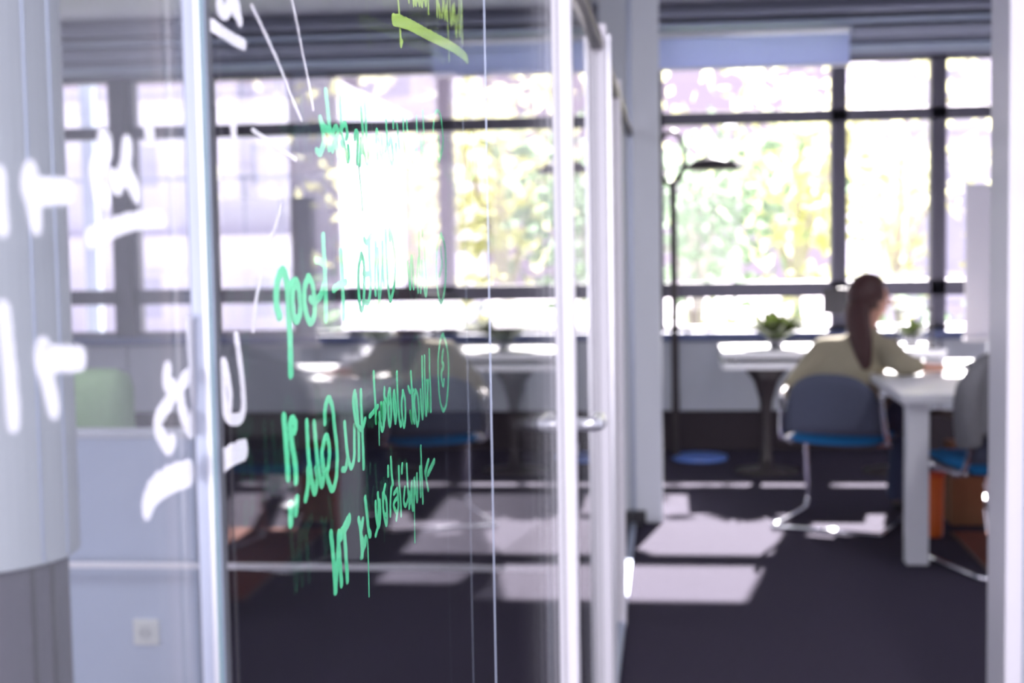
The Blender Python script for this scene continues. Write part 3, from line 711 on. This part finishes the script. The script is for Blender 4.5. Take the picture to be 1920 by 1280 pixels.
# ------------------------------------------------------------------ outside
tag(obj('ground', bbox(-40, 40, 10.0, 60, -0.75, -0.6), MPAVE), 'pale paving outside the windows', 'ground', kind='structure')
tag(obj('lawn', bbox(-6, 12, 11.5, 17.5, -0.6, -0.55), MGRASS), 'strip of lawn outside the right-hand windows', 'lawn', kind='structure')
cn = thing('sun_block_canopy', 'added unseen canopy outside, blocking sun from the left-hand windows', 'canopy', (0, 9.95, 3.06), kind='structure')  # canopy added out of view to keep sun off the left room's floor
obj('slab', bbox(-5.7, -0.35, 0, 3.4, 0, 0.16, 0.01), MFAC2, cn)
for x in (-5.5, -0.5): obj('column', bbox(x - 0.06, x + 0.06, 3.2, 3.32, -3.66, 0.0), MALUG, cn)
def building(name, label, x0, x1, y, h, floors, nw, wfrac, balcony):
    b = thing(name, label, 'building', (x0, y, -0.6))
    W = x1 - x0
    obj('wall', bbox(0, W, 0.25, 6, 0, h), MFAC, b)
    fh = h / floors
    pitch = W / nw
    for f in range(floors):
        z = f * fh
        obj('floor_band', bbox(-0.05, W + 0.05, 0.0, 0.35, z + fh - 0.5, z + fh - 0.12, 0.02), MFAC2, b)
        if balcony:
            obj('balcony_slab', bbox(0.1, W - 0.1, -0.55, 0.3, z + fh - 0.16, z + fh), MFAC2, b)
            r = obj('balcony_rail', bbox(0.1, W - 0.1, -0.55, -0.50, z + fh + 0.9, z + fh + 0.96), MALUG, b)
            nb = int(W / 0.6)
            for k in range(nb): obj('baluster', bbox(0.2 + k * 0.6, 0.23 + k * 0.6, -0.54, -0.51, z + fh, z + fh + 0.9), MALUG, r)
        for k in range(nw):
            xc = (k + 0.5) * pitch; ww = pitch * wfrac / 2
            fr = obj('window', bbox(xc - ww, xc + ww, 0.17, 0.27, z + 0.75, z + fh - 0.6), MFAC2, b)
            obj('pane', bbox(xc - ww + 0.08, xc - 0.03, 0.15, 0.18, z + 0.83, z + fh - 0.68), MFGL, fr)
            obj('pane', bbox(xc + 0.03, xc + ww - 0.08, 0.15, 0.18, z + 0.83, z + fh - 0.68), MFGL, fr)
    obj('roof_edge', bbox(-0.15, W + 0.15, -0.1, 6.1, h, h + 0.25), MFAC2, b)
    return b
building('apartment_building', 'pale building with balconies outside the left-hand windows', -19, -5.4, 23, 4.4, 2, 6, 0.36, True)
building('office_building', 'white building with grey windows outside the right-hand windows', 3.6, 14, 25, 7.6, 2, 5, 0.55, False)

def tree(name, label, x, y, trunk_h, cz, rx, rz, n, leafm, seed, lsize=0.10, group='trees outside the windows'):
    R = random.Random(seed)
    t = thing(name, label, 'tree', (x, y, -0.6), group=group)
    bm = new_bm(); tube(bm, smooth_path([(0, 0, 0), (0.05, 0.02, trunk_h * 0.5), (0, 0, trunk_h), (0.06, 0, cz + rz * 0.5)], 4), [0.09 - 0.005 * k for k in range(13)], 8); obj('trunk', bm, MBARK, t, True)
    bm = new_bm()
    for k in range(6):
        an = R.uniform(0, 6.28); e = Vector((math.cos(an) * rx * 0.75, math.sin(an) * rx * 0.75, cz + R.uniform(-0.3, 0.7) * rz))
        tube(bm, smooth_path([(0, 0, trunk_h * R.uniform(0.7, 1.0)), e * 0.5 + Vector((0, 0, cz * 0.42)), e], 4), [0.035 - 0.003 * q for q in range(9)], 6)
    obj('branches', bm, MBARK, t, True)
    vs, fs = [], []
    clumps = [(Vector((R.gauss(0, .62) * rx, R.gauss(0, .5) * rx, cz + R.gauss(0, .5) * rz)), R.uniform(0.18, 0.42)) for _ in range(34)]
    for k in range(n):
        c, cr = R.choice(clumps)
        p = c + Vector((R.gauss(0, cr), R.gauss(0, cr), R.gauss(0, cr * .8)))
        d = Vector((R.gauss(0, 1), R.gauss(0, 1), R.gauss(0, 1))).normalized(); q = d.cross(Vector((R.gauss(0, 1), R.gauss(0, 1), R.gauss(0, 1)))).normalized()
        s = lsize * R.uniform(0.6, 1.3); i = len(vs)
        vs += [p - d * s, p + q * s * 0.5, p + d * s, p - q * s * 0.5]; fs.append((i, i + 1, i + 2, i + 3))
    me = bpy.data.meshes.new('leaves'); me.from_pydata(vs, [], fs)
    tag(link('leaves', me, leafm, t), kind='stuff')
    return t
tree('slender_tree', 'yellow-green leafy tree behind the wide right window', 1.25, 14.2, 1.6, 2.55, 0.95, 1.1, 640, MLEAFY, 11, 0.11)
tree('slender_tree', 'yellow tree seen right above the woman\'s head', 2.45, 15.6, 1.6, 2.7, 0.9, 1.2, 540, MLEAFY, 12, 0.11)
tree('slender_tree', 'green tree seen beside the floor lamp', 0.25, 13.0, 1.2, 2.2, 0.55, 1.0, 560, MLEAFG, 13)
tree('low_shrub', 'low green shrub just outside the right-hand windows', 2.1, 12.2, 0.3, 1.05, 0.7, 0.25, 350, MLEAFG, 14, 0.09)
tree('low_shrub', 'low yellow-green shrub outside the window left of the woman', 0.8, 12.6, 0.3, 1.0, 0.8, 0.25, 300, MLEAFY, 15, 0.09)

# ------------------------------------------------------------------ handwriting on the far face of the glass
# strokes: half width along the glass, half height (0.1 mm), then y, z pairs in 0.1 mm
NOTES = {
 'first': {
  'capital_word': [(32,18,[8018,15209,8073,15148,8105,15091,8062,15047,7997,15013,7930,15021]),(32,18,[8030,15201,8138,15168,8265,15157]),(32,18,[8199,15383,8219,15328,8249,15252,8279,15170,8297,15098,8253,15053]),(26,15,[8325,15112,8384,15165,8460,15196,8506,15168,8431,15101,8352,15046]),(26,15,[8395,15148,8469,15078,8543,15001,8619,15050,8611,15112]),(26,15,[8596,15402,8611,15315,8625,15240,8634,15190]),(26,15,[8620,15189,8695,15227,8768,15232,8806,15177,8773,15149]),(26,15,[8647,15178,8725,15107,8802,15015,8849,15037,8841,15102]),(26,15,[8923,15159,8948,15200,9003,15198,9010,15125,8981,15005]),(26,15,[9124,15166,9100,15091,9074,15003]),(26,15,[9124,15166,9183,15123,9226,15085]),(26,15,[9179,15372,9201,15286,9221,15180,9195,15090]),(26,15,[9313,15421,9329,15331,9352,15189,9392,15095,9350,15024,9290,15075]),(10,10,[9090,15004,9127,14911,9163,14811,9184,14714])],
  'middle_word': [(24,14,[9629,15073,9592,15149,9616,15263,9680,15211,9757,15102,9810,15090]),(24,14,[9790,15233,9818,15163,9863,15079]),(24,14,[9981,15356,10004,15263,10041,15162,10165,15065,10229,15114,10166,15244,10103,15196]),(24,14,[9945,15142,10024,15176]),(24,14,[10288,15377,10283,15335]),(24,14,[10402,15215,10365,15076]),(24,14,[10401,15207,10468,15081,10561,15163]),(24,14,[10490,15366,10517,15315,10566,15202]),(24,14,[10614,15426,10618,15283,10664,15138]),(24,14,[10775,15416,10814,15297,10844,15180,10785,15058,10879,15102]),(24,14,[10989,15269,10998,15157,10913,15200,10940,15241]),(24,14,[10998,15157,11105,15089,11165,15199,11200,15299,11277,15147]),(24,14,[11271,15489,11280,15370,11294,15289,11212,15201]),(24,14,[11467,15317,11478,15200,11417,15105]),(24,14,[11574,15375,11586,15266,11524,15169]),(24,14,[11638,15566,11658,15440,11693,15315])],
  'circled_numeral': [(22,12,[12298,15193,12084,15261,11989,15369,12030,15486,12095,15571,12240,15623,12407,15606,12510,15505,12553,15381,12432,15254,12298,15193]),(22,12,[12296,15404,12316,15338,12365,15269])],
 },
 'side': {
  'short_word': [(50,22,[14396,15576,14226,15440,14075,15317,14189,15168,14415,15147,14585,15239,14519,15448,14396,15576]),(50,22,[14144,15393,14356,15281,14303,15173]),(16,12,[14338,15143,14382,15019,14391,14851]),(16,12,[13566,15349,13705,15347,13746,15289,13753,15179])],
 },
 'second': {
  'tool_word': [(34,18,[8016,14544,8022,14471,8042,14381,8045,14276,8050,14192,8042,14060]),(34,18,[7846,14405,7957,14396,8027,14381]),(34,18,[8045,14276,7965,14210,7821,14175,7714,14193]),(34,18,[7713,14313,7615,14263,7604,14158,7700,14066,7812,14093,7824,14202,7778,14284,7700,14314]),(34,18,[7453,14301,7372,14246,7373,14130,7443,14088,7524,14135,7510,14241,7453,14301,7314,14273]),(38,20,[7110,14129,7061,14202,7094,14306,7193,14362,7260,14326,7297,14223,7308,14096,7319,13967,7314,13811])],
  'plus_sign': [(30,18,[8445,14450,8469,14322,8485,14174,8481,14046]),(30,18,[8248,14227,8423,14250,8586,14259])],
  'capital_word': [(26,15,[9038,14425,8937,14326,8936,14156,8998,14067,9077,14119,9124,14306,9107,14385,9038,14425]),(26,15,[9141,14522,9232,14498,9332,14534,9472,14550,9521,14460,9483,14297,9486,14149]),(26,15,[9309,14502,9315,14381,9337,14236,9265,14110,9096,14118]),(26,15,[9135,14298,9228,14291,9345,14300]),(26,15,[9622,14451,9625,14293,9640,14073]),(26,15,[9807,14496,9797,14331,9664,14092,9620,14078]),(26,15,[9818,14331,9846,14203]),(26,15,[9968,14576,9980,14414,9999,14267,10056,14110,10122,14089,10275,14207,10317,14365,10241,14507,10135,14586,10150,14516])],
  'small_word': [(24,14,[10656,14342,10720,14239,10759,14136,10805,14311,10867,14389,10904,14262,10916,14140]),(24,14,[11159,14362,11085,14210,11127,14104]),(24,14,[11228,14567,11230,14399,11252,14215]),(24,14,[11410,14583,11418,14553]),(24,14,[11380,14339,11364,14202,11294,14097]),(24,14,[11407,14319,11449,14190,11550,14058,11617,14125,11567,14345,11558,14460])],
  'circled_numeral': [(24,16,[12323,14560,12094,14461,12017,14256,12077,14068,12241,13967,12441,14054,12555,14244,12527,14459,12323,14560]),(24,16,[12307,14439,12314,14386,12357,14301,12240,14219,12191,14200])],
 },
 'third': {
  'circled_numeral': [(24,16,[12309,13685,12124,13626,12012,13437,12043,13180,12225,13027,12466,13085,12599,13368,12504,13581,12309,13685]),(24,16,[12317,13547,12239,13457,12335,13408,12218,13370,12200,13308,12292,13234,12349,13277])],
  'opening_word': [(24,14,[11561,13606,11562,13424,11597,13230,11585,13097]),(24,14,[11508,13357,11436,13210,11385,13091]),(24,14,[11369,13569,11362,13405,11370,13217,11386,13095]),(24,14,[11269,13570,11263,13415,11284,13227,11256,13078]),(24,14,[11186,13312,11210,13161,11257,13081]),(24,14,[11508,13357,11552,13235,11585,13101]),(24,14,[10999,13332,10946,13229,10996,13136,11068,13043,11155,13131,11098,13285,10999,13332]),(24,14,[10951,13272,10877,13165,10856,13093,10779,13192]),(24,14,[10698,13502,10725,13397,10747,13252,10761,13137]),(24,14,[10597,13399,10662,13358,10819,13351]),(24,14,[10854,13312,10821,13208,10856,13096])],
  'second_word': [(24,14,[10371,13392,10298,13305,10322,13200,10387,13126,10451,13197,10448,13322,10371,13392]),(24,14,[10159,13553,10168,13421,10187,13284,10262,13153,10319,13179]),(24,14,[10053,13427,10020,13351,10074,13224,10095,13195,10133,13271,10078,13404]),(24,14,[9919,13454,9857,13409,9844,13293,9900,13197,9960,13278,9942,13412,9913,13455]),(24,14,[9744,13482,9743,13421,9868,13355,9902,13364]),(24,14,[9758,13407,9780,13314,9723,13250,9666,13315,9642,13388]),(24,14,[9426,13622,9442,13499,9468,13371,9478,13275]),(24,14,[9283,13343,9420,13357,9562,13378]),(24,14,[9479,13338,9517,13263,9574,13208,9643,13254,9642,13388]),(10,10,[9478,13275,9477,13127])],
  'third_word': [(26,15,[8734,13566,8695,13500,8755,13378,8880,13311,8965,13315,9038,13353]),(26,15,[8773,13540,8810,13429,8843,13280,8835,13122]),(26,15,[8947,13550,8955,13374,8978,13188,8986,13044]),(26,15,[8752,13350,8742,13259,8730,13153,8644,13102,8558,13180,8512,13326,8495,13401]),(26,15,[8558,13180,8504,13118,8413,13126])],
  'fourth_word': [(28,17,[7943,13473,7959,13552,8046,13601,8138,13544,8181,13425,8235,13263,8204,13113,8098,13057,7996,13135,7973,13178]),(28,17,[8002,13193,8053,13284,8021,13368,7968,13388,7910,13344,7878,13297,7908,13202,8001,13187]),(28,17,[7723,13502,7745,13400,7783,13267,7859,13126,7918,13174,7903,13281]),(28,17,[7576,13527,7584,13423,7608,13295,7702,13112,7785,13171,7767,13238]),(28,17,[7592,13266,7582,13174,7526,13106])],
  'closing_letter': [(32,20,[7075,13618,7098,13522,7118,13402,7132,13291]),(32,20,[7292,13246,7289,13327,7234,13455,7210,13547,7259,13580,7323,13545,7297,13512])],
  'dots': [(34,22,[7157,13142,7151,13048]),(34,22,[7298,13148,7275,13083])],
 },
 'fourth': {
  'bullet_mark': [(35,20,[11687,12663,11378,12607]),(35,20,[11420,12705,11282,12638]),(20,14,[11282,12638,11343,12559,11420,12465])],
  'long_word': [(21,13,[11068,12877,11086,12709,11123,12415]),(21,13,[11032,12718,11034,12602,11047,12483]),(21,13,[10907,12681,10908,12470,10838,12559,10798,12671,10762,12459,10694,12463,10702,12659,10621,12504,10581,12605,10576,12476]),(21,13,[10506,12821,10518,12709,10553,12582,10592,12482]),(21,13,[10427,12660,10376,12568,10445,12519,10549,12546]),(21,13,[10360,12845,10343,12788]),(21,13,[10239,12846,10249,12727,10284,12613,10301,12473]),(21,13,[10055,12681,10173,12687,10214,12635,10094,12621,10045,12595,10153,12525,10229,12560,10197,12691]),(21,13,[10090,12586,9997,12502]),(21,13,[9862,12972,9891,12833,9929,12774]),(21,13,[9777,12921,9774,12861]),(21,13,[9953,12787,9880,12739]),(21,13,[9902,12744,9869,12645,9859,12560]),(21,13,[9711,12803,9662,12752,9741,12686,9753,12598,9666,12598]),(21,13,[9641,12756,9649,12635,9743,12514,9781,12575]),(21,13,[9485,12784,9508,12696,9475,12585,9562,12618,9553,12721]),(21,13,[9292,12761,9301,12669,9371,12577,9438,12626,9409,12731]),(21,13,[9372,12581,9286,12537]),(9,9,[10772,12457,10768,12335,10764,12174])],
  'small_word': [(26,16,[8965,12850,9003,12759,9046,12639,9077,12585,9115,12577,9073,12610]),(26,16,[8772,12750,8828,12668,8862,12488]),(26,16,[8913,12718,8863,12661]),(26,16,[8861,12484,8940,12534,9020,12581,8977,12534,8893,12607]),(9,9,[9075,12561,9086,12389,9088,12174])],
  'capital_letters': [(30,18,[8017,12817,8055,12698,8104,12449]),(30,18,[8104,12449,8184,12612,8233,12776]),(30,18,[8229,12733,8259,12580,8286,12448]),(30,18,[8405,12733,8427,12631,8461,12428]),(36,30,[8308,12735,8425,12759,8562,12791])],
 },
 'heading': {
  'underline': [(50,36,[10306,16108,10626,16142,11036,16174,11452,16195,11845,16216,12718,16266,13374,16299,13909,16311,14210,16301])],
  'first_word': [(22,14,[11160,16414,11164,16347,11219,16407,11275,16371,11331,16425,11404,16420,11452,16397,11509,16454,11580,16407,11639,16467,11720,16493,11780,16446,11842,16518]),(22,14,[11898,16536,11895,16401]),(22,14,[10538,16303,10572,16233,10617,16060,10623,15965,10687,16006]),(22,14,[11015,16381,11016,16353])],
  'second_word': [(22,14,[12312,16604,12327,16445]),(22,14,[12398,16590,12484,16455]),(22,14,[12497,16560,12594,16490,12671,16497,12736,16646]),(22,14,[12800,16666,12825,16490,12921,16627,12953,16502,13026,16693]),(22,14,[13161,16725,13230,16493,13358,16697,13368,16519,13465,16734,13535,16472,13586,16459,13663,16644]),(22,14,[13796,16839,13784,16476,13922,16683,13983,16870]),(22,14,[14011,16801,14000,16433]),(16,12,[13086,16654,13097,16484,13137,16288,13137,16159])],
 },
 'whitetop': {
  'letter': [(26,22,[6230,15573,6209,15546,6284,15537,6345,15567,6370,15619]),(26,22,[6427,15586,6524,15541]),(26,22,[6472,15636,6509,15593,6524,15541])],
  'underline': [(22,18,[5981,15451,6089,15455,6255,15445,6412,15436,6576,15434])],
 },
 'whiteray': {
  'ray': [(14,9,[6715,15635,6919,15541,7172,15416,7365,15294,7598,15170])],
 },
 'whiteray2': {
  'ray': [(14,9,[7457,15791,7542,15693,7664,15532,7792,15373,7868,15248])],
 },
 'whiteray3': {
  'ray': [(14,10,[6665,15044,6935,15008,7176,14977,7463,14948])],
 },
 'whiteray4': {
  'ray': [(14,9,[7138,14699,7005,14573,6830,14442,6654,14239,6586,14090])],
 },
 'whitemid': {
  'letter': [(30,26,[4841,14880,4870,14853,4813,14801,4768,14759,4789,14703,4837,14672]),(30,26,[5073,14870,5057,14818,5042,14780,4971,14726,4918,14741]),(30,26,[5064,14772,5128,14723,5161,14698]),(30,26,[5319,14957,5322,14926]),(30,26,[5859,15067,5859,14984]),(30,26,[5936,15078,5981,15063,5989,14994]),(30,26,[6429,15058,6434,15016])],
  'underline': [(30,22,[4692,14529,4891,14566,5116,14594,5412,14606])],
 },
 'whitelow': {
  'letter': [(26,22,[5682,14182,5694,14043,5712,13909,5727,13855]),(26,22,[5645,13964,5560,13925,5571,13835,5654,13742,5696,13750,5700,13792]),(26,22,[5423,14012,5409,13961,5492,13925,5429,13879,5323,13839,5309,13789,5404,13709,5462,13721]),(22,18,[6145,13975,6100,13890,6080,13811,6051,13748]),(22,18,[6179,13957,6240,13831,6220,13757]),(22,18,[6147,13878,6182,13746,6302,13701,6433,13708,6456,13807,6429,13927,6379,14079])],
  'underline': [(30,32,[6030,13536,6163,13553,6390,13549]),(30,36,[5141,13519,5224,13562,5410,13575,5647,13563])],
 },
 'arrowup': {
  'arrow_head': [(26,26,[4257,14734,4229,14694,4262,14646,4281,14580])],
  'arrow_shaft': [(26,28,[4277,14674,4530,14688])],
 },
 'arrowlow': {
  'arrow_head': [(26,26,[4295,14182,4273,14150,4324,14066,4356,13988])],
  'arrow_shaft': [(26,28,[4318,14146,4578,14130])],
 },
 'edgebar': {
  'bar': [(24,22,[4035,14314,4045,14233,4059,14136,4074,13978]),(22,22,[4052,14714,4052,14636,4059,14565])],
 },
}
NOTE_INFO = {
 'heading': ('yellow-green handwritten heading with thick slanting underline at the top', MYELL),
 'first': ('green handwritten line at window height beginning with a circled numeral one', MGREEN),
 'side': ('small crowded green word right at the thin glass joint', MGREEN),
 'second': ('green handwritten line with a plus sign and circled numeral two', MGREEN),
 'third': ('largest green handwritten line with circled numeral three, over the dark floor', MGREEN),
 'fourth': ('lowest green handwriting, slanting down to two capital letters', MGREEN),
 'whitetop': ('white letter end and short underline at the very top left', MWHITE),
 'whiteray': ('long white slanted line ending beside the wide pier, left of its twin', MWHITE),
 'whiteray2': ('long white slanted line from the top edge, right of its twin', MWHITE),
 'whiteray3': ('short white slanted line below the two long ones', MWHITE),
 'whiteray4': ('thin steep white line left of the word with the long tail', MWHITE),
 'whitemid': ('blurred white word with curved underline before the left windows', MWHITE),
 'whitelow': ('large white word crossing the near glass profile, twice underlined', MWHITE),
 'arrowup': ('upper of the two blurred white arrows at the left edge', MWHITE),
 'arrowlow': ('lower of the two blurred white arrows at the left edge', MWHITE),
 'edgebar': ('blurred white bar cut by the left edge of the picture', MWHITE),
}
def ribbon(bm, hy, hz, pts, x0, th):
    pts = smooth_path([(0, y, z) for y, z in pts], 6) if len(pts) > 2 else [Vector((0, *pts[0])), Vector((0, *pts[1]))]
    # pen with an elliptical tip: sweep the hull by quads plus round ends
    n = len(pts); L, Rr_ = [], []
    for i, p in enumerate(pts):
        t = pts[min(i + 1, n - 1)] - pts[max(i - 1, 0)]
        if t.length < 1e-7: t = Vector((0, 1, 0))
        # support point of the ellipse perpendicular to the stroke
        ny, nz = -t.z, t.y
        k = math.sqrt((ny * hy) ** 2 + (nz * hz) ** 2) or 1e-9
        oy, oz = ny * hy * hy / k, nz * hz * hz / k
        wob = 1 + 0.10 * math.sin(i * 1.7 + p.y * 90)
        L.append((p.y + oy * wob, p.z + oz * wob)); Rr_.append((p.y - oy, p.z - oz))
    # the ink gets a little thicker along the stroke, so crossings lie on top of each other; rounded ends
    def end(p, q, a, b, x):
        d = p - q
        if d.length < 1e-7: d = Vector((0, 0, 1))
        d.normalize(); out = []
        ca, cb = Vector((0, *a)), Vector((0, *b)); c = (ca + cb) / 2
        reach = 1 / math.sqrt((d.y / hy) ** 2 + (d.z / hz) ** 2)
        for k in (1, 2, 3):
            t = k * math.pi / 4
            v = c + (ca - c) * math.cos(t) + d * reach * math.sin(t)
            out.append((v.y, v.z))
        return out
    e0 = end(pts[0], pts[1], L[0], Rr_[0], x0); e1 = end(pts[-1], pts[-2], L[-1], Rr_[-1], x0)
    fr = []
    for i, (a, b) in enumerate(zip(L, Rr_)):
        x = x0 - 0.00001 * i
        fr.append((bm.verts.new((x, *a)), bm.verts.new((x, *b)), bm.verts.new((x - th, *a)), bm.verts.new((x - th, *b))))
    for a, b in zip(fr, fr[1:]):
        bm.faces.new((a[0], b[0], b[1], a[1])); bm.faces.new((a[2], a[3], b[3], b[2]))
        bm.faces.new((a[0], a[2], b[2], b[0])); bm.faces.new((a[1], b[1], b[3], a[3]))
    for q, ee in ((fr[0], e0), (fr[-1], e1)):
        x = q[0].co.x
        f = [q[0]] + [bm.verts.new((x, *r)) for r in ee] + [q[1]]; bk = [q[2]] + [bm.verts.new((x - th, *r)) for r in ee] + [q[3]]
        bm.faces.new(f); bm.faces.new(bk[::-1])
        for k in range(len(f) - 1): bm.faces.new((f[k], bk[k], bk[k + 1], f[k + 1]))
for nm, words in NOTES.items():
    label, mm = NOTE_INFO[nm]
    y0 = min(v for w in words.values() for s in w for v in s[2][0::2]) / 10000
    z0 = min(v for w in words.values() for s in w for v in s[2][1::2]) / 10000
    root = thing('marker_line' if 'ray' in nm or nm == 'edgebar' else 'marker_note', label, 'handwriting', (GX - T2, y0, z0), group='chalk marker writing on the glass')
    for wd, strokes in words.items():
        bm = new_bm()
        for k, (hy, hz, fl) in enumerate(strokes):
            pts = [(fl[i] / 10000 - y0, fl[i + 1] / 10000 - z0) for i in range(0, len(fl), 2)]
            wk = 1.6 if mm is MWHITE and 'ray' not in nm else 1.3
            ribbon(bm, hy * wk / 10000, hz * wk / 10000, pts, -0.0002 - 0.00035 * (k % 8), 0.0003)
        obj(wd, bm, mm, root)
bpy.context.view_layer.update()
